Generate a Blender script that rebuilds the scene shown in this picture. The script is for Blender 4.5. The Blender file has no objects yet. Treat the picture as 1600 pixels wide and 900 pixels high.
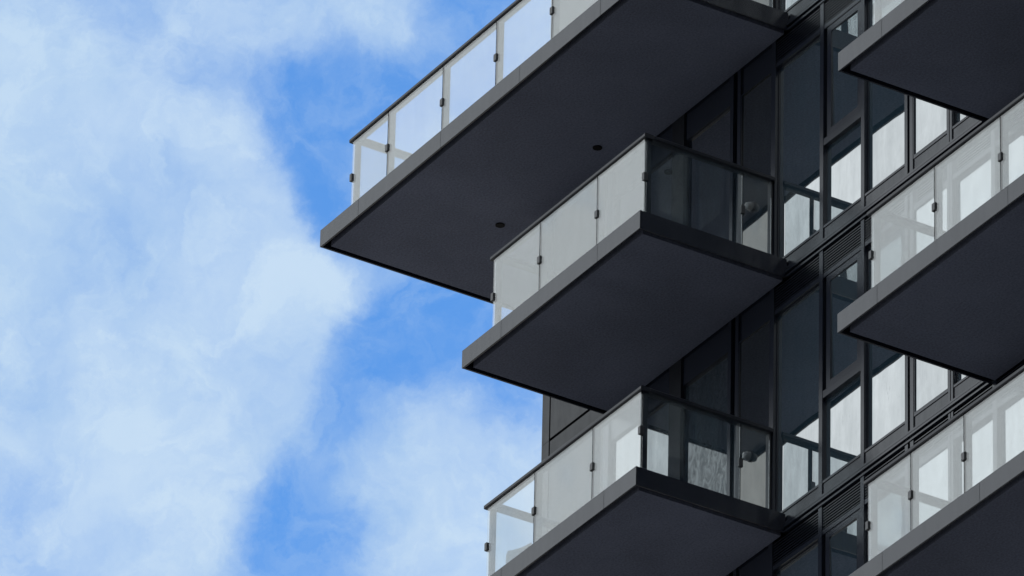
import bpy, bmesh, math, random
from mathutils import Vector, Matrix

# ------------------------------------------------------------------ scene, camera, light
S = bpy.context.scene
COL = S.collection
random.seed(7)
# X runs along the facade, Y runs into the building, Z is up. Z0 = deck of the middle balcony.
Z0 = 49.5
CAM = Vector((68.1288, -42.6249, Z0 - 47.8799))
AL, PIT, ROL, FPX = 1.0278, 0.5285, 0.0237, 14281.5
h_right = Vector((math.cos(AL), math.sin(AL), 0))
h_fwd = Vector((-math.sin(AL), math.cos(AL), 0))
up = Vector((0, 0, 1))
fwd = h_fwd * math.cos(PIT) + up * math.sin(PIT)
cup = up * math.cos(PIT) - h_fwd * math.sin(PIT)
R_ = h_right * math.cos(ROL) + cup * math.sin(ROL)
U_ = cup * math.cos(ROL) - h_right * math.sin(ROL)
cd = bpy.data.cameras.new('camera')
cam = bpy.data.objects.new('camera', cd)
COL.objects.link(cam)
m = Matrix((R_, U_, -fwd)).transposed().to_4x4()
m.translation = CAM
cam.matrix_world = m
cd.sensor_width = 36.0
cd.lens = 36.0 * FPX / 1600.0
cd.clip_start = 0.5
cd.clip_end = 12000
S.camera = cam
S.render.resolution_x, S.render.resolution_y = 1024, 576

SUN_EL, SUN_DIR = math.radians(48), Vector((0.62, 0.78, 0)).normalized()
sun_vec = SUN_DIR * math.cos(SUN_EL) + up * math.sin(SUN_EL)      # towards the sun, behind the tower
sd = bpy.data.lights.new('sun', 'SUN')
sd.energy = 2.6
sd.angle = math.radians(0.55)
sd.color = (1.0, 0.95, 0.88)
sun = bpy.data.objects.new('sun', sd)
COL.objects.link(sun)
sun.rotation_euler = (-sun_vec).to_track_quat('-Z', 'Y').to_euler()
sun.location = (0, 0, 120)

S.view_settings.view_transform = 'Standard'
S.view_settings.look = 'None'
S.view_settings.exposure = 0.0
S.view_settings.gamma = 1.0
S.view_settings.use_curve_mapping = False
S.cycles.max_bounces = 10
S.cycles.transparent_max_bounces = 24
S.cycles.glossy_bounces = 6

# ---- world: Nishita sky with a broken cloud deck
W = bpy.data.worlds.new('World')
S.world = W
W.use_nodes = True
nt = W.node_tree
nt.nodes.clear()


def nd(t, kind, **kw):
    n = t.nodes.new(kind)
    for k, v in kw.items():
        setattr(n, k, v)
    return n


def put(t, sock, val):
    if hasattr(val, 'is_linked') or hasattr(val, 'links'):
        t.links.new(val, sock)
    else:
        sock.default_value = val


def mth(t, op, a, b=0.0, c=None, clamp=False):
    n = nd(t, 'ShaderNodeMath', operation=op, use_clamp=clamp)
    put(t, n.inputs[0], a)
    put(t, n.inputs[1], b)
    if c is not None:
        put(t, n.inputs[2], c)
    return n.outputs[0]


def vmth(t, op, a, b=None):
    n = nd(t, 'ShaderNodeVectorMath', operation=op)
    put(t, n.inputs[0], a)
    if b is not None:
        put(t, n.inputs[3 if op == 'SCALE' else 1], b)
    return n.outputs[1] if op in ('LENGTH', 'DISTANCE', 'DOT_PRODUCT') else n.outputs[0]


def noise(t, vec, scale, detail=2.0, rough=0.5, dist=0.0, out=0):
    n = nd(t, 'ShaderNodeTexNoise')
    put(t, n.inputs['Vector'], vec)
    n.inputs['Scale'].default_value = scale
    n.inputs['Detail'].default_value = detail
    n.inputs['Roughness'].default_value = rough
    n.inputs['Distortion'].default_value = dist
    return n.outputs[out]


def ramp(t, fac, lo, hi, a=0.0, b=1.0, smooth=True):
    n = nd(t, 'ShaderNodeMapRange')
    n.interpolation_type = 'SMOOTHSTEP' if smooth else 'LINEAR'
    put(t, n.inputs[0], fac)
    for i, v in enumerate((lo, hi, a, b)):
        put(t, n.inputs[1 + i], v)
    return n.outputs[0]


def mixc(t, fac, a, b, mode='MIX'):
    n = nd(t, 'ShaderNodeMix', data_type='RGBA', blend_type=mode)
    put(t, n.inputs[0], fac)
    put(t, n.inputs[6], a)
    put(t, n.inputs[7], b)
    return n.outputs[2]


def sky_dir(px, py):
    """bearing of a cloud feature"""
    return (fwd + R_ * ((px - 800) / FPX) + U_ * ((450 - py) / FPX)).normalized()


sky = nd(nt, 'ShaderNodeTexSky', sky_type='NISHITA')
sky.sun_disc = False
sky.sun_elevation = SUN_EL
sky.sun_rotation = math.atan2(SUN_DIR.x, SUN_DIR.y)
sky.altitude = 50
sky.air_density = 1.0
sky.dust_density = 0.4
sky.ozone_density = 2.0
blue = vmth(nt, 'MULTIPLY', sky.outputs[0], (0.090, 0.172, 0.243))
d = nd(nt, 'ShaderNodeTexCoord').outputs['Generated']
nrm = vmth(nt, 'NORMALIZE', d)
warp = vmth(nt, 'SUBTRACT', noise(nt, nrm, 75, 7, 0.62, 0, 1), (0.5, 0.5, 0.5))
dw = vmth(nt, 'ADD', nrm, vmth(nt, 'SCALE', warp, 0.0125))
# cloud masses (+) and clear gaps (-) : bearing, radius in picture pixels, weight
BL = [(40, 300, 230, .46), (230, 290, 170, .34), (370, 300, 90, .26), (400, 400, 90, .30), (330, 520, 190, .30), (450, 470, 90, .30),
      (120, 640, 240, .26), (440, 600, 85, .34), (230, 820, 180, .34), (40, 120, 120, .16), (535, 440, 50, .26), (400, 690, 70, .18),
      (640, 820, 120, .36), (790, 770, 140, .44), (690, 680, 90, .22), (600, 740, 60, .12), (560, 30, 100, .26), (410, 10, 90, .26), (640, 90, 60, .10),
      (690, 520, 120, -.44), (620, 490, 60, -.16), (470, 800, 90, -.52), (410, 880, 70, -.34), (520, 650, 50, -.34), (555, 570, 65, -.26),
      (480, 280, 60, -.36), (440, 140, 80, -.30), (310, 130, 70, -.20), (560, 170, 95, -.32), (640, 140, 80, -.20), (490, 340, 50, -.38), (740, 30, 60, -.26),
      (510, 230, 40, .14), (450, 215, 40, -.10), (50, 780, 70, -.20), (60, 480, 55, -.24), (20, 590, 60, -.16), (190, 90, 60, -.14), (330, 590, 70, -.12), (790, 620, 90, -.14)]
acc = None
for (bx_, by_, rad, wt) in BL:
    r = rad / FPX
    dist = vmth(nt, 'DISTANCE', dw, tuple(sky_dir(bx_, by_)))
    q = mth(nt, 'DIVIDE', dist, r)
    g = mth(nt, 'EXPONENT', mth(nt, 'MULTIPLY', mth(nt, 'MULTIPLY', q, q), -1.0))
    acc = mth(nt, 'MULTIPLY', g, wt) if acc is None else mth(nt, 'MULTIPLY_ADD', g, wt, acc)
acc = mth(nt, 'SMOOTH_MIN', acc, 0.34, 0.30)
acc = mth(nt, 'SMOOTH_MAX', acc, -0.42, 0.2)
n1 = mth(nt, 'SUBTRACT', noise(nt, dw, 56, 10, 0.58), 0.5)
n2 = mth(nt, 'SUBTRACT', noise(nt, nrm, 3.1, 4, 0.5), 0.5)
# the thinning of the deck round this bearing
gq = mth(nt, 'DIVIDE', vmth(nt, 'DISTANCE', nrm, tuple(sky_dir(560, 450))), 0.13)
gap = mth(nt, 'EXPONENT', mth(nt, 'MULTIPLY', mth(nt, 'MULTIPLY', gq, gq), -1.0))
base = mth(nt, 'MULTIPLY_ADD', gap, -0.92, 1.28)
D = mth(nt, 'ADD', base, acc)
D = mth(nt, 'MULTIPLY_ADD', n1, 0.84, D)
D = mth(nt, 'MULTIPLY_ADD', n2, 0.35, D)
fine = mth(nt, 'SUBTRACT', noise(nt, dw, 210, 7, 0.6, 0.8), 0.5)
D = mth(nt, 'MULTIPLY_ADD', fine, 0.13, D)
cov = ramp(nt, D, 0.06, 0.98)
veil = ramp(nt, noise(nt, dw, 95, 9, 0.62, 1.0), 0.36, 0.75, 0.02, 0.30)
cov = mth(nt, 'MAXIMUM', cov, mth(nt, 'MULTIPLY_ADD', cov, 0.9, veil))
cov = mth(nt, 'MINIMUM', cov, 1.0)
thick = ramp(nt, D, 0.98, 1.25)
shade = ramp(nt, noise(nt, dw, 34, 6, 0.55), 0.32, 0.62)
thin = mixc(nt, shade, (0.47, 0.65, 0.87, 1), (0.57, 0.73, 0.91, 1))
ccol = mixc(nt, thick, thin, (0.92, 0.98, 1.02, 1))
skyc = mixc(nt, cov, blue, ccol)
bg = nd(nt, 'ShaderNodeBackground')
bg.inputs['Strength'].default_value = 1.0
nt.links.new(skyc, bg.inputs['Color'])
nt.links.new(bg.outputs[0], nd(nt, 'ShaderNodeOutputWorld').inputs['Surface'])


# ------------------------------------------------------------------ materials
def new_mat(name):
    mt = bpy.data.materials.new(name)
    mt.use_nodes = True
    t = mt.node_tree
    t.nodes.clear()
    return mt, t, nd(t, 'ShaderNodeOutputMaterial')


def painted(name, col, rough=0.4, spec=0.5, var=0.12, bump=0.0, bscale=60, streak=0.0, grain=0.0):
    mt, t, out = new_mat(name)
    p = nd(t, 'ShaderNodeBsdfPrincipled')
    pos = nd(t, 'ShaderNodeNewGeometry').outputs['Position']
    a = noise(t, pos, 1.7, 5, 0.6)
    f = ramp(t, a, 0.25, 0.75, 1 - var, 1 + var, False)
    if streak:
        sv = vmth(t, 'MULTIPLY', pos, (9.0, 9.0, 0.7))
        f = mth(t, 'MULTIPLY', f, ramp(t, noise(t, sv, 1.0, 4, 0.6), 0.3, 0.7, 1 - streak, 1 + streak, False))
    if grain:
        f = mth(t, 'MULTIPLY', f, ramp(t, noise(t, pos, 42, 3, 0.7), 0.3, 0.7, 1 - grain, 1 + grain, False))
        f = mth(t, 'MULTIPLY', f, ramp(t, noise(t, pos, 0.55, 3, 0.5, 0.5), 0.3, 0.7, 0.88, 1.10))
    c = vmth(t, 'SCALE', (col[0], col[1], col[2]), f)
    t.links.new(c, p.inputs['Base Color'])
    rr = ramp(t, noise(t, pos, 6, 4, 0.6), 0.2, 0.8, rough * 0.85, rough * 1.15, False)
    t.links.new(rr, p.inputs['Roughness'])
    if streak:
        sw = ramp(t, noise(t, vmth(t, 'MULTIPLY', pos, (14.0, 14.0, 1.2)), 1.0, 5, 0.65), 0.35, 0.75, spec, spec * (1 - 3 * streak), False)
        blot = ramp(t, noise(t, pos, 2.3, 4, 0.6), 0.3, 0.7, 0.95, 1.05, False)
        t.links.new(mth(t, 'MULTIPLY', sw, blot), p.inputs['Specular IOR Level'])
    else:
        p.inputs['Specular IOR Level'].default_value = spec
    if bump:
        b = nd(t, 'ShaderNodeBump')
        b.inputs['Strength'].default_value = bump
        b.inputs['Distance'].default_value = 0.004
        t.links.new(noise(t, pos, bscale, 5, 0.65), b.inputs['Height'])
        t.links.new(b.outputs[0], p.inputs['Normal'])
    t.links.new(p.outputs[0], out.inputs['Surface'])
    return mt


def glass_mat(name, lo, hi, body, tint=(0.95, 0.975, 0.98), see=True, wave=0.0, dirt=0.0, streaks=0.03, wscale=1.6, crumple=0.0, refl=(0.97, 0.985, 0.98), dust=(0.42, 0.42, 0.40)):
    """coated sheet glass: mirror share grows towards grazing; the rest is seen through (see) or is a dark room tint (body)"""
    mt, t, out = new_mat(name)
    pos = nd(t, 'ShaderNodeNewGeometry').outputs['Position']
    lw = nd(t, 'ShaderNodeLayerWeight')
    lw.inputs['Blend'].default_value = 0.5
    fc = lw.outputs['Facing']
    f = mth(t, 'MULTIPLY_ADD', mth(t, 'MULTIPLY', fc, fc), hi, lo)
    sv = vmth(t, 'MULTIPLY', pos, (5.0, 5.0, 1.1))
    dz = noise(t, sv, 1.6, 6, 0.62)
    f = mth(t, 'MULTIPLY', f, ramp(t, dz, 0.25, 0.75, 1 - streaks, 1 + min(streaks, .05), False), clamp=True)
    rnd = nd(t, 'ShaderNodeObjectInfo').outputs['Random']
    f = mth(t, 'MULTIPLY', f, ramp(t, rnd, 0.0, 1.0, 0.93, 1.04, False), clamp=True)
    if not see:                                   # run marks and specks left by rain
        mk = noise(t, vmth(t, 'MULTIPLY', pos, (16.0, 16.0, 5.0)), 1.0, 4, 0.6)
        f = mth(t, 'MULTIPLY', f, ramp(t, mk, 0.66, 0.78, 1.0, 0.72))
        mot = noise(t, pos, 3.2, 4, 0.6, 0.6)
        f = mth(t, 'MULTIPLY', f, ramp(t, mot, 0.3, 0.7, 0.94, 1.03, False), clamp=True)
    if crumple:                                   # creased sheet stuck on the pane
        cw = noise(t, vmth(t, 'MULTIPLY', pos, (9.0, 9.0, 5.0)), 1.0, 5, 0.6, 1.8)
        f = mth(t, 'MULTIPLY', f, ramp(t, cw, 0.36, 0.62, 1 - crumple, 0.9))
    gl = nd(t, 'ShaderNodeBsdfGlossy')
    gl.inputs['Roughness'].default_value = 0.012
    gl.inputs['Color'].default_value = (*refl, 1)
    if wave:
        b = nd(t, 'ShaderNodeBump')
        b.inputs['Strength'].default_value = 1.0
        b.inputs['Distance'].default_value = wave
        t.links.new(noise(t, vmth(t, 'MULTIPLY', pos, (1.0, 1.0, 0.8)), wscale, 1, 0.4), b.inputs['Height'])
        t.links.new(b.outputs[0], gl.inputs['Normal'])
    if see:
        bd = nd(t, 'ShaderNodeBsdfTransparent')
        bd.inputs['Color'].default_value = (*tint, 1)
    else:
        bd = nd(t, 'ShaderNodeBsdfDiffuse')
        bd.inputs['Color'].default_value = (*body, 1)
    mx = nd(t, 'ShaderNodeMixShader')
    t.links.new(f, mx.inputs[0])
    t.links.new(bd.outputs[0], mx.inputs[1])
    t.links.new(gl.outputs[0], mx.inputs[2])
    last = mx.outputs[0]
    if dirt:
        df = nd(t, 'ShaderNodeBsdfDiffuse')
        df.inputs['Color'].default_value = (*dust, 1)
        m2 = nd(t, 'ShaderNodeMixShader')
        spots = ramp(t, noise(t, pos, 9, 3, 0.6), 0.73, 0.80, 0, 0.5)
        film = ramp(t, noise(t, sv, 2.2, 7, 0.68), 0.38, 0.8, 0.0, dirt, False)
        t.links.new(mth(t, 'ADD', film, mth(t, 'MULTIPLY', spots, dirt)), m2.inputs[0])
        t.links.new(last, m2.inputs[1])
        t.links.new(df.outputs[0], m2.inputs[2])
        last = m2.outputs[0]
    t.links.new(last, out.inputs['Surface'])
    return mt


M = {
    'fascia': painted('fascia_paint', (0.016, 0.020, 0.036), 0.22, 0.92, 0.10, 0.15, 240, 0.06),
    'soffit': painted('soffit_render', (0.168, 0.190, 0.272), 0.75, 0.3, 0.07, 0.5, 180, 0.0, 0.26),
    'gasket': painted('black_channel', (0.006, 0.006, 0.007), 0.7, 0.2, 0.05),
    'frame': painted('frame_paint', (0.014, 0.019, 0.034), 0.24, 1.0, 0.10),
    'panel': painted('panel_paint', (0.014, 0.018, 0.030), 0.24, 1.0, 0.14, 0.1, 200, 0.10),
    'clad': painted('cladding_paint', (0.020, 0.022, 0.028), 0.40, 0.55, 0.14, 0.2, 120, 0.12),
    'matte': painted('matte_door_panel', (0.012, 0.015, 0.024), 0.7, 0.3, 0.1),
    'rail': painted('rail_paint', (0.018, 0.021, 0.032), 0.32, 0.5, 0.08),
    'metal': painted('clamp_metal', (0.030, 0.033, 0.040), 0.36, 1.0, 0.08),
    'deck': painted('deck_concrete', (0.22, 0.21, 0.20), 0.8, 0.3, 0.15),
    'ground': painted('city_ground', (0.16, 0.155, 0.15), 0.9, 0.2, 0.3),
    'glass': glass_mat('balustrade_glass', 0.02, 0.84, None, (0.93, 0.95, 0.955), True, 0.0, 0.02),
    'window': glass_mat('window_glass', 0.42, 0.95, (0.046, 0.090, 0.128), see=False, wave=0.0015, dirt=0.012, streaks=0.16),
    'film': glass_mat('rumpled_film_glass', 0.10, 0.85, (0.03, 0.045, 0.06), see=False, wave=0.001, dirt=0.05, streaks=0.12, crumple=0.55),
    'shaded_slider': glass_mat('shaded_slider_glass', 0.30, 0.95, (0.010, 0.016, 0.028), see=False, wave=0.0012, dirt=0.005, streaks=0.1),  # window glass with the shade under the left slabs put into its colour
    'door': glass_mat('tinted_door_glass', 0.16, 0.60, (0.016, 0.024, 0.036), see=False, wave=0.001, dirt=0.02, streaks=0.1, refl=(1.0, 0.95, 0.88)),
    'return_glass': glass_mat('dusty_return_glass', 0.03, 0.84, None, (0.90, 0.93, 0.94), True, 0.0, 0.15, dust=(0.20, 0.29, 0.37)),
    'stone': painted('stone_band', (0.14, 0.135, 0.13), 0.7, 0.3, 0.15),
    'window_dark': painted('dark_glazing', (0.02, 0.023, 0.028), 0.3, 0.4, 0.1),
    'lamp': painted('lamp_shell', (0.30, 0.30, 0.31), 0.35, 0.5, 0.05),
    'lens': painted('lamp_lens', (0.75, 0.75, 0.72), 0.25, 0.5, 0.03),
    'cushion': painted('cushion_cloth', (0.40, 0.39, 0.37), 0.9, 0.2, 0.08, 0.4, 300),
    'chairmetal': painted('chair_metal', (0.10, 0.10, 0.105), 0.4, 0.5, 0.05),
}

# ------------------------------------------------------------------ mesh helpers
CACHE = {}


def mesh_box(sx, sy, sz, mat):
    key = (round(sx, 4), round(sy, 4), round(sz, 4), mat)
    if key not in CACHE:
        x, y, z = sx / 2, sy / 2, sz / 2
        v = [(-x, -y, -z), (x, -y, -z), (x, y, -z), (-x, y, -z), (-x, -y, z), (x, -y, z), (x, y, z), (-x, y, z)]
        f = [(0, 3, 2, 1), (4, 5, 6, 7), (0, 1, 5, 4), (1, 2, 6, 5), (2, 3, 7, 6), (3, 0, 4, 7)]
        me = bpy.data.meshes.new(mat + '_block')
        me.from_pydata(v, [], f)
        me.materials.append(M[mat])
        CACHE[key] = me
    return CACHE[key]


def empty(name, loc, parent=None):
    o = bpy.data.objects.new(name, None)
    COL.objects.link(o)
    o['wloc'] = tuple(loc)
    if parent is not None:
        o.parent = parent
        o.location = Vector(loc) - Vector(parent['wloc'])
    else:
        o.location = loc
    return o


def link(name, me, loc, parent):
    o = bpy.data.objects.new(name, me)
    COL.objects.link(o)
    if parent is not None:
        o.parent = parent
        o.location = Vector(loc) - Vector(parent['wloc'])
    else:
        o.location = loc
    o['wloc'] = tuple(loc)
    return o


def box(name, a0, a1, b0, b1, z0, z1, mat, parent):
    """block between real-world limits; z is measured from the middle balcony's deck"""
    me = mesh_box(a1 - a0, b1 - b0, z1 - z0, mat)
    return link(name, me, ((a0 + a1) / 2, (b0 + b1) / 2, Z0 + (z0 + z1) / 2), parent)


def prof_bar(name, prof, axis, s0, s1, org, mat, parent):
    """closed profile [(across, up)] swept along X ('a') or Y ('b') from s0 to s1"""
    key = (tuple(prof), axis, round(s1 - s0, 4), mat)
    if key not in CACHE:
        L = (s1 - s0) / 2
        n = len(prof)
        v = []
        for s in (-L, L):
            for (c, u) in prof:
                v.append((s, c, u) if axis == 'a' else (c, s, u))
        f = [tuple(range(n)), tuple(range(2 * n - 1, n - 1, -1))]
        for i in range(n):
            j = (i + 1) % n
            f.append((i, n + i, n + j, j))
        me = bpy.data.meshes.new('bar_' + mat)
        me.from_pydata(v, [], f)
        bm = bmesh.new()
        bm.from_mesh(me)
        bmesh.ops.recalc_face_normals(bm, faces=bm.faces)
        bm.to_mesh(me)
        bm.free()
        me.materials.append(M[mat])
        CACHE[key] = me
    mid = (s0 + s1) / 2
    loc = (mid, org[0], Z0 + org[1]) if axis == 'a' else (org[0], mid, Z0 + org[1])
    return link(name, CACHE[key], loc, parent)


def lathe_mesh(name, prof, mat, n=20):
    v, f = [], []
    for (r, z) in prof:
        for k in range(n):
            an = 2 * math.pi * k / n
            v.append((r * math.cos(an), r * math.sin(an), z))
    for i in range(len(prof) - 1):
        for k in range(n):
            j = (k + 1) % n
            f.append((i * n + k, i * n + j, (i + 1) * n + j, (i + 1) * n + k))
    f.append(tuple(range(n - 1, -1, -1)))
    f.append(tuple((len(prof) - 1) * n + k for k in range(n)))
    me = bpy.data.meshes.new(name)
    me.from_pydata(v, [], f)
    me.materials.append(M[mat])
    for p in me.polygons:
        p.use_smooth = len(p.vertices) == 4
    return me


# ------------------------------------------------------------------ ground
gm = bpy.data.meshes.new('ground')
G = 5000
gm.from_pydata([(-G, -G, 0), (G, -G, 0), (G, G, 0), (-G, G, 0)], [], [(0, 1, 2, 3)])
gm.materials.append(M['ground'])
ground = bpy.data.objects.new('ground', gm)
COL.objects.link(ground)
ground['kind'] = 'structure'
ground['label'] = 'paved city ground below the tower'
ground['category'] = 'ground'

# ------------------------------------------------------------------ the tower
BF = 1.80            # front of the mullions
BG = 1.852           # glass
H = 3.0
CORNER, FAR = -4.79, 9.4
tower = empty('apartment_tower', (2.4, 8.0, 0.0))
tower['label'] = 'dark grey apartment tower with stacked glass-railed balconies against the sky'
tower['category'] = 'building'
# carcass behind the window wall, from the street up
box('core_wall', CORNER + .003, FAR + 6, 1.915, 17.0, -Z0, 13.5, 'gasket', tower)

HS = 0.2127          # depth of the slab edge
RH = 1.11            # top of the rail
GB = 0.205           # outer face of the balustrade glass

RAILP = [(-.030, -.020), (-.030, .008), (-.020, .020), (.074, .020), (.082, .008), (.082, -.020), (.076, -.030), (-.024, -.030)]


def outline(a0, a1, b0, b1, wing, inset):
    if not wing:
        return [(a0, b0), (a1, b0), (a1, b1), (a0, b1)]
    c = CORNER - .004
    return [(a0, b0), (a1, b0), (a1, b1), (c, b1), (c, wing + inset), (a0, wing + inset)]


def prism(name, poly, z0, z1, mat, parent):
    cx = sum(p[0] for p in poly) / len(poly)
    cy = sum(p[1] for p in poly) / len(poly)
    h = (z1 - z0) / 2
    n = len(poly)
    v = [(x - cx, y - cy, s * h) for s in (-1, 1) for (x, y) in poly]
    f = [tuple(range(n - 1, -1, -1)), tuple(range(n, 2 * n))] + [(i, (i + 1) % n, n + (i + 1) % n, n + i) for i in range(n)]
    me = bpy.data.meshes.new(name)
    me.from_pydata(v, [], f)
    me.materials.append(M[mat])
    return link(name, me, (cx, cy, Z0 + (z0 + z1) / 2), parent)


def balcony(level, a0, a1, joints, fjoints, label, end_glass, drains=(), wing=None):
    z = level * H
    e = empty('balcony', ((a0 + a1) / 2, 0.9, Z0 + z), tower)
    if label:
        e['label'] = label
    T = .022
    # slab core and deck
    prism('slab', outline(a0 + T + .002, a1 - T - .002, T + .002, BF - .003, wing, -.024), z - .135, z - .012, 'gasket', e)
    prism('deck', outline(a0 + T + .002, a1 - T - .002, T + .002, BF - .003, wing, -.024), z - .0119, z - .001, 'deck', e)
    # soffit board, inset behind an open drip channel
    prism('soffit', outline(a0 + .088, a1 - .085, .090, BF - .002, wing, -.07), z - HS - .002, z - .1351, 'soffit', e)
    # fascia: folded metal panels with open joints
    xs = [a0] + list(fjoints) + [a1]
    for i in range(len(xs) - 1):
        g0 = 0 if i == 0 else .003
        g1 = 0 if i == len(xs) - 2 else .003
        box('fascia_panel', xs[i] + g0, xs[i + 1] - g1, 0, T, z - HS, z, 'fascia', e)
    for k, (p0, p1) in enumerate(((a0, a0 + T), (a1 - T, a1))):
        box('fascia_panel', p0 + .0005, p1 - .0005, T + .001, wing if wing and k == 0 else BF - .004, z - HS + .0005, z - .0005, 'fascia', e)
    for (da, db) in drains:
        me = CACHE.setdefault('drain', lathe_mesh('drain', [(.048, -.012), (.052, -.010), (.052, .0), (.03, .002)], 'gasket'))
        link('drain', me, (da, db, Z0 + z - HS - .001), e)
    # balustrade along the front
    gx = list(joints)
    for i in range(len(gx) - 1):
        box('glass_panel', gx[i] + .007, gx[i + 1] - .007, GB, GB + .012, z + .004, z + RH - .045, 'glass', e)
    prof_bar('top_rail', RAILP, 'a', gx[0] - .045, gx[-1] + .022, (GB + .012, z + RH - .02), 'rail', e)
    inner = gx[1:-1]
    for x in inner:
        box('joint_strip', x - .0065, x + .0065, GB + .002, GB + .0155, z + .004, z + RH - .047, 'gasket', e)
        box('post', x - .007, x + .007, GB + .016, GB + .092, z, z + RH - .05, 'rail', e)
        for zc in (.595, .075):
            clamp(e, x, z + zc)
    # corners and returns to the wall
    for side, x in ((-1, gx[0]), (1, gx[-1])):
        xo = x
        gl0, gl1 = (xo - .000, xo + .012) if side < 0 else (xo - .012, xo)
        if (side < 0 and 'L' in end_glass) or (side > 0 and 'R' in end_glass):
            wb = wing and side < 0
            bj = [GB + .024, 1.41] + ([2.40, 3.50, wing - .1] if wb else [BF - .03])
            for i in range(len(bj) - 1):
                box('glass_panel', gl0, gl1, bj[i] + (.008 if i else 0), bj[i + 1] - .008, z + .004, z + RH - .045, 'return_glass' if side > 0 else 'glass', e)
            rp = [(-c * side * 0.95, u) for (c, u) in RAILP]
            prof_bar('top_rail', rp, 'b', GB + .096, wing - .06 if wb else BF - .004, (xo - .004 * side, z + RH - .0205), 'rail', e)
            p0, p1 = (xo + .016, xo + .080) if side < 0 else (xo - .080, xo - .016)
            for bb in bj[1:-1]:
                box('post', p0, p1, bb - .007, bb + .007, z, z + RH - .05, 'rail', e)
            box('post', p0, p1, bj[-1], bj[-1] + .018, z, z + RH - .05, 'rail', e)
            ca, cb2 = (xo - .014, xo + .016) if side < 0 else (xo - .016, xo + .014)
            for bb in bj[1:-1]:
                box('clamp', ca, cb2, bb - .024, bb + .024, z + .545, z + .64, 'metal', e)
        # corner post, set just inside both sheets
        q0, q1 = (xo + .018, xo + .030) if side < 0 else (xo - .030, xo - .018)
        box('post', q0, q1, GB + .018, GB + .094, z, z + RH - .05, 'rail', e)
        for zc in (.595, .075):
            k0, k1 = (xo - .016, xo + .026) if side < 0 else (xo - .026, xo + .016)
            box('clamp', k0, k1, GB - .016, GB + .034, z + zc - .044, z + zc + .044, 'metal', e)
    return e


def clamp(e, x, z):
    """small pinch plate bridging two sheets"""
    p = [(-.013, -.044), (-.016, -.038), (-.016, .038), (-.013, .044), (.018, .044), (.018, -.044)]
    prof_bar('clamp', p, 'a', x - .024, x + .024, (GB, z), 'metal', e)


A1, A2, AS, AE = -6.58, -3.482, 3.664, 10.2
ljoints = [-3.228, -2.297, -1.172, -.252]
balcony(1, A1, 0, [-6.296, -5.536, -4.392, -3.287, -2.151, -1.172, -.252], [-5.77, -4.057, -2.45, -.843],
        'longest balcony, top left, reaching past the tower corner, sky behind its glass', 'LR', [(-5.077, 1.386), (-3.116, 1.398)], 4.6)
balcony(0, A2, 0, ljoints, [-2.701, -.817], 'middle balcony on the left, with plain grey front glass, under the longest balcony', 'LR')
balcony(-1, A2, 0, ljoints, [-2.58, -.607], 'lowest balcony on the left, with a chair behind its glass', 'LR')
rj = {1: [3.95, 5.05, 6.18, 7.3, 8.4, 9.9], 0: [3.965, 5.06, 6.19, 7.3, 8.4, 9.9], -1: [3.945, 5.053, 6.185, 7.3, 8.4, 9.9], -2: [3.893, 4.633, 5.538, 6.6, 7.7, 8.8, 9.9]}
rlab = {1: None, 0: 'right-hand balcony at the top, mostly its dark underside in view',
        -1: 'right-hand balcony in the middle, grey glass front above a dark underside',
        -2: 'right-hand balcony at the bottom corner, lowest of its column'}
for lv in (1, 0, -1, -2):
    fj = {1: [4.44, 6.1, 7.8], 0: [4.438, 6.15, 7.8], -1: [4.361, 6.6, 8.2], -2: [4.451, 6.095, 7.8]}[lv]
    balcony(lv, AS, AE, rj[lv], fj, rlab[lv], 'L')

# ---- window wall
MULL = [(-3.54, -3.44), (-2.25, -2.02), (-1.117, -1.057), (-.977, -.917), (-.317, -.245),
        (.601, .666), (1.368, 1.430), (2.167, 2.220), (2.260, 2.318), (2.936, 2.970), (2.984, 3.020), (3.71, 3.78), (4.47, 4.54), (5.25, 5.32), (6.02, 6.09), (6.80, 6.87),
        (7.57, 7.64), (8.35, 8.42), (9.15, 9.22)]
ZB, ZT = -10.2, 6.4
for (x0, x1) in MULL:
    box('mullion', x0, x1, BF, BG + .02, ZB, ZT, 'matte' if x1 - x0 > .2 else 'frame', tower)
# window bays: (left, right, glass plane, kind)
BAYS = []
for i in range(len(MULL) - 1):
    l, r = MULL[i][1], MULL[i + 1][0]
    if r - l > .2:
        gp = BG
        if 2.25 < l < 2.9 or -.95 < l < -.9:
            gp = BF + .018
        BAYS.append((l, r, gp, 'awning' if .6 < l < .7 else 'fixed'))


def rect_frame(name, l, r, zb, zt, w, b0, b1, mat, parent):
    """mitred rectangular ring, one mesh"""
    x, z = (r - l) / 2, (zt - zb) / 2
    key = ('ring', round(x, 4), round(z, 4), w, round(b1 - b0, 4), mat)
    if key not in CACHE:
        y = (b1 - b0) / 2
        v = []
        for yy in (-y, y):
            for (sx, sz) in ((-1, -1), (1, -1), (1, 1), (-1, 1)):
                v.append((sx * x, yy, sz * z))
            for (sx, sz) in ((-1, -1), (1, -1), (1, 1), (-1, 1)):
                v.append((sx * (x - w), yy, sz * (z - w)))
        f = []
        for k in range(4):
            j = (k + 1) % 4
            f += [(k, j, 4 + j, 4 + k), (8 + j, 8 + k, 12 + k, 12 + j), (k, 8 + k, 8 + j, j), (4 + j, 12 + j, 12 + k, 4 + k)]
        me = bpy.data.meshes.new('ring')
        me.from_pydata(v, [], f)
        bm = bmesh.new()
        bm.from_mesh(me)
        bmesh.ops.recalc_face_normals(bm, faces=bm.faces)
        bm.to_mesh(me)
        bm.free()
        me.materials.append(M[mat])
        CACHE[key] = me
    return link(name, CACHE[key], ((l + r) / 2, (b0 + b1) / 2, Z0 + (zb + zt) / 2), parent)


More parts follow.
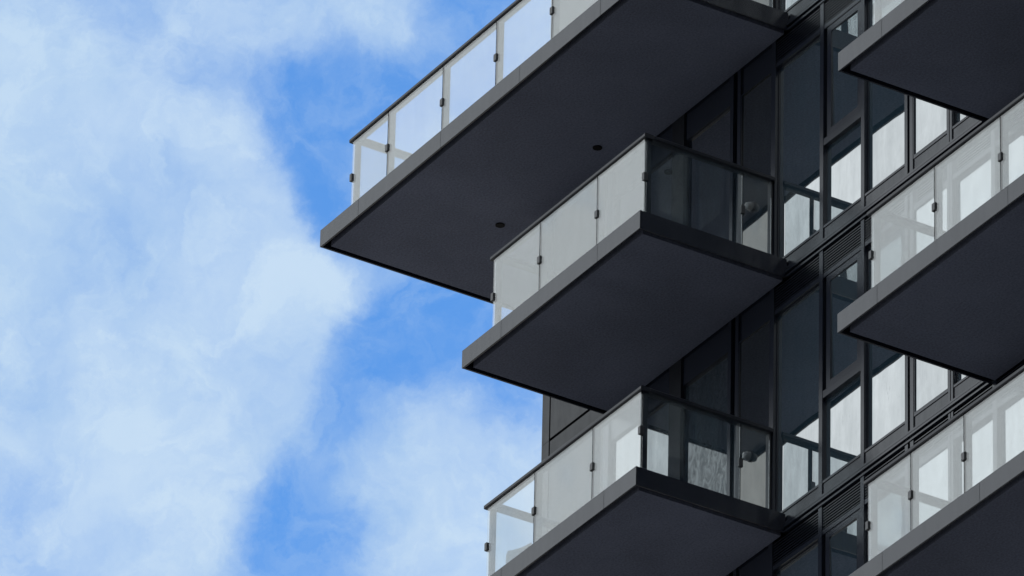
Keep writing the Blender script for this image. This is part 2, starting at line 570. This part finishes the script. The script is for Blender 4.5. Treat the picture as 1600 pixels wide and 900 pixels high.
for lv in (2, 1, 0, -1, -2):
    z = lv * H            # deck level; each storey band hangs at it, its windows fill the storey under that
    for (l, r, gp, kind) in BAYS:
        left_part = r < -.2
        zt, zb = z - .546, z - H + .075       # glass opening of the storey below
        if not left_part:
            # spandrel panel over the slab edge
            box('spandrel_panel', l + .004, r - .004, BF + .012, BF + .05, z - .092, z + .044, 'panel', tower)
            box('sill', l + .001, r - .001, BF + .004, BG + .01, z + .048, z + .074, 'frame', tower)
            # louvre with blades
            lo = empty('louvre', ((l + r) / 2, BF + .06, Z0 + z - .35), tower)
            box('back_plate', l + .001, r - .001, BF + .088, BF + .10, z - .491, z - .216, 'gasket', lo)
            for k in range(8):
                zz = z - .236 - k * .0325
                prof_bar('blade', [(-.026, -.017), (-.026, -.006), (.022, .015), (.022, .011)], 'a', l + .002, r - .002, (BF + .034, zz), 'frame', lo)
            box('head_rail', l + .001, r - .001, BF + .006, BG + .01, z - .545, z - .493, 'frame', tower)
        else:
            box('header_panel', l + .002, r - .002, BF + .020, BF + .06, z - .545, z + .05, 'frame', tower)
            box('sill', l + .001, r - .001, BF + .004, BG + .01, z + .052, z + .074, 'frame', tower)
        w = empty('window', ((l + r) / 2, gp, Z0 + zb), tower)
        tilt = random.uniform(-.002, .002)
        if kind == 'fixed':
            p = box('pane', l - .002, r + .002, gp, gp + .012, zb, zt, 'film' if (lv == 0 and -2.1 < l < -2.0) else 'door' if -.95 < l < -.9 else 'shaded_slider' if left_part else 'window', w)
            p.rotation_euler = (random.uniform(-.0015, .0015), 0, tilt)
            rect_frame('frame', l + .001, r - .001, zb + .001, zt - .001, .014, gp - .014, gp - .002, 'frame', w)
        else:
            zm = z - H + 1.10
            p = box('pane', l - .002, r + .002, BG, BG + .012, zb, zm - .06, 'window', w)
            p.rotation_euler = (0, 0, tilt)
            box('transom', l + .001, r - .001, BF + .004, BG + .01, zm - .062, zm + .020, 'frame', w)
            rect_frame('sash_frame', l + .060, r - .006, zm + .026, zt - .012, .070, BF + .008, BF + .040, 'frame', w)
            p = box('pane', l + .10, r - .05, BF + .030, BF + .038, zm + .07, zt - .06, 'window', w)
            p.rotation_euler = (0.014, 0, .012)
            box('frame', l + .001, l + .058, BG - .01, BG + .02, zm + .022, zt - .001, 'gasket', w)
    # horizontal ledges that run past the mullions
    for (y0, y1, dz0, dz1) in ((BF - .014, BF + .02, -.120, -.095), (BF - .026, BF + .03, -.164, -.138), (BF - .010, BF + .02, -.209, -.187)):
        for (s0, s1) in ((.004, AS - .004), (AS - .003, AE)):
            box('ledge', s0, s1, y0, y1, z + dz0, z + dz1, 'frame', tower)
    # metal cladding between the corner and the first window
    for (x0, x1) in ((CORNER, -4.645), (-4.620, -3.544)):
        for (c0, c1) in ((z - 1.47, z + .004), (z - H + .040, z - 1.50)) if x0 > CORNER else ((z - H + .022, z + .018),):
            box('cladding_panel', x0, x1, BF, BF + .06, c0, c1, 'clad', tower)

# ------------------------------------------------------------------ unseen towers, added to keep light off the +X faces
def shade_tower(cx, cy, w, dp, floors, rot, label):
    e = empty('shade_tower', (cx, cy, 0))
    e['label'] = label
    e['category'] = 'building'
    e['group'] = 'added light-blocking towers'
    hgt = floors * 3.6

    def loc_box(name, sx, sy, sz, zc, mat):
        return link(name, mesh_box(sx, sy, sz, mat), (cx, cy, zc), e)
    loc_box('core_wall', w - .6, dp - .6, hgt - .2, hgt / 2, 'window_dark')
    for k in range(floors + 1):
        loc_box('floor_band', w, dp, .9, k * 3.6 + .45, 'stone')
    for (sx, sy) in ((-1, -1), (1, -1), (1, 1), (-1, 1)):
        link('corner_pier', mesh_box(1.6, 1.6, hgt, 'stone'), (cx + sx * (w / 2 - .6), cy + sy * (dp / 2 - .6), hgt / 2 + .1), e)
    loc_box('roof_house', w * .45, dp * .5, 5.0, hgt + 3.41, 'stone')
    e.rotation_euler = (0, 0, rot)


shade_tower(112, -88, 46, 30, 40, .55, 'stone-banded tower added out of view behind the viewer to block light')
shade_tower(30, -66, 30, 26, 34, .1, 'stone-banded tower added out of view opposite the balconies to block light')
shade_tower(72, -4, 30, 34, 36, .2, 'stone-banded tower added out of view beside the balconies to block light')

# ------------------------------------------------------------------ things on the balconies
def wall_lamp(a, zl, label):
    e = empty('wall_lamp', (a, BF + .017, Z0 + zl))
    e['label'] = label
    e['category'] = 'lamp'
    e['group'] = 'lamps beside the balcony doors'
    dome = CACHE.setdefault('dome', lathe_mesh('lamp_dome', [(.048, 0), (.048, .012), (.045, .035), (.034, .055), (.014, .064)], 'lamp', 24))
    plate = CACHE.setdefault('plate', lathe_mesh('lamp_plate', [(.058, -.010), (.058, 0), (.054, .004)], 'rail', 24))
    for nme, me, off in (('back_plate', plate, -.008), ('housing', dome, -.012)):
        o = link(nme, me, (a, BF + .017 + off, Z0 + zl), e)
        o.rotation_euler = (math.pi / 2, 0, 0)
    o = link('lens', mesh_box(.044, .012, .056, 'lens'), (a - .030, BF + .017 - .060, Z0 + zl + .012), e)
    o.rotation_euler = (0, 0, -.25)


wall_lamp(-.70, .985, 'round wall lamp by the door of the middle left balcony')
wall_lamp(-.70, -2.0, 'round wall lamp by the door of the lowest left balcony')


def pillow(name, sx, sy, sz, loc, rot, parent, mat='cushion'):
    bm = bmesh.new()
    n = 10
    grid = {}
    for s in (-1, 1):
        for i in range(n + 1):
            for j in range(n + 1):
                u, w = i / n * 2 - 1, j / n * 2 - 1
                edge = (1 - u ** 4) * (1 - w ** 4)
                pull = 1 - .09 * (1 - u * u) * w * w - 0
                pull2 = 1 - .09 * (1 - w * w) * u * u
                key = (s, i, j)
                if s == 1 and (i in (0, n) or j in (0, n)):
                    grid[key] = grid[(-1, i, j)]
                    continue
                grid[key] = bm.verts.new((u * sx / 2 * pull2, s * sy / 2 * edge ** .5, w * sz / 2 * pull))
    for s in (-1, 1):
        for i in range(n):
            for j in range(n):
                q = [grid[(s, i, j)], grid[(s, i + 1, j)], grid[(s, i + 1, j + 1)], grid[(s, i, j + 1)]]
                bm.faces.new(q if s < 0 else q[::-1])
    me = bpy.data.meshes.new(name)
    bmesh.ops.recalc_face_normals(bm, faces=bm.faces)
    bm.to_mesh(me)
    bm.free()
    me.materials.append(M[mat])
    for p in me.polygons:
        p.use_smooth = True
    o = link(name, me, loc, parent)
    o.rotation_euler = rot
    return o


ca, cb_, cz = -2.86, .60, -H
ch = empty('lounge_chair', (ca, cb_, Z0 + cz))
ch['label'] = 'low lounge chair with a pale cushion at the end of the lowest left balcony'
ch['category'] = 'chair'
for sx in (-.28, .25):
    for sy in (-.25, .24):
        box('leg', ca + sx, ca + sx + .03, cb_ + sy, cb_ + sy + .03, cz, cz + .10, 'chairmetal', ch)
box('seat', ca - .28, ca + .28, cb_ - .25, cb_ + .27, cz + .1005, cz + .13, 'chairmetal', ch)
pillow('seat_cushion', .54, .11, .50, (ca, cb_, Z0 + cz + .18), (math.pi / 2, 0, 0), ch)
box('backrest', ca - .24, ca + .24, cb_ - .285, cb_ - .262, cz + .08, cz + .30, 'chairmetal', ch)
pillow('back_cushion', .50, .13, .36, (ca - .03, cb_ - .20, Z0 + cz + .31), (.14, .24, 0), ch)
for o in bpy.data.objects:
    if 'wloc' in o:
        del o['wloc']
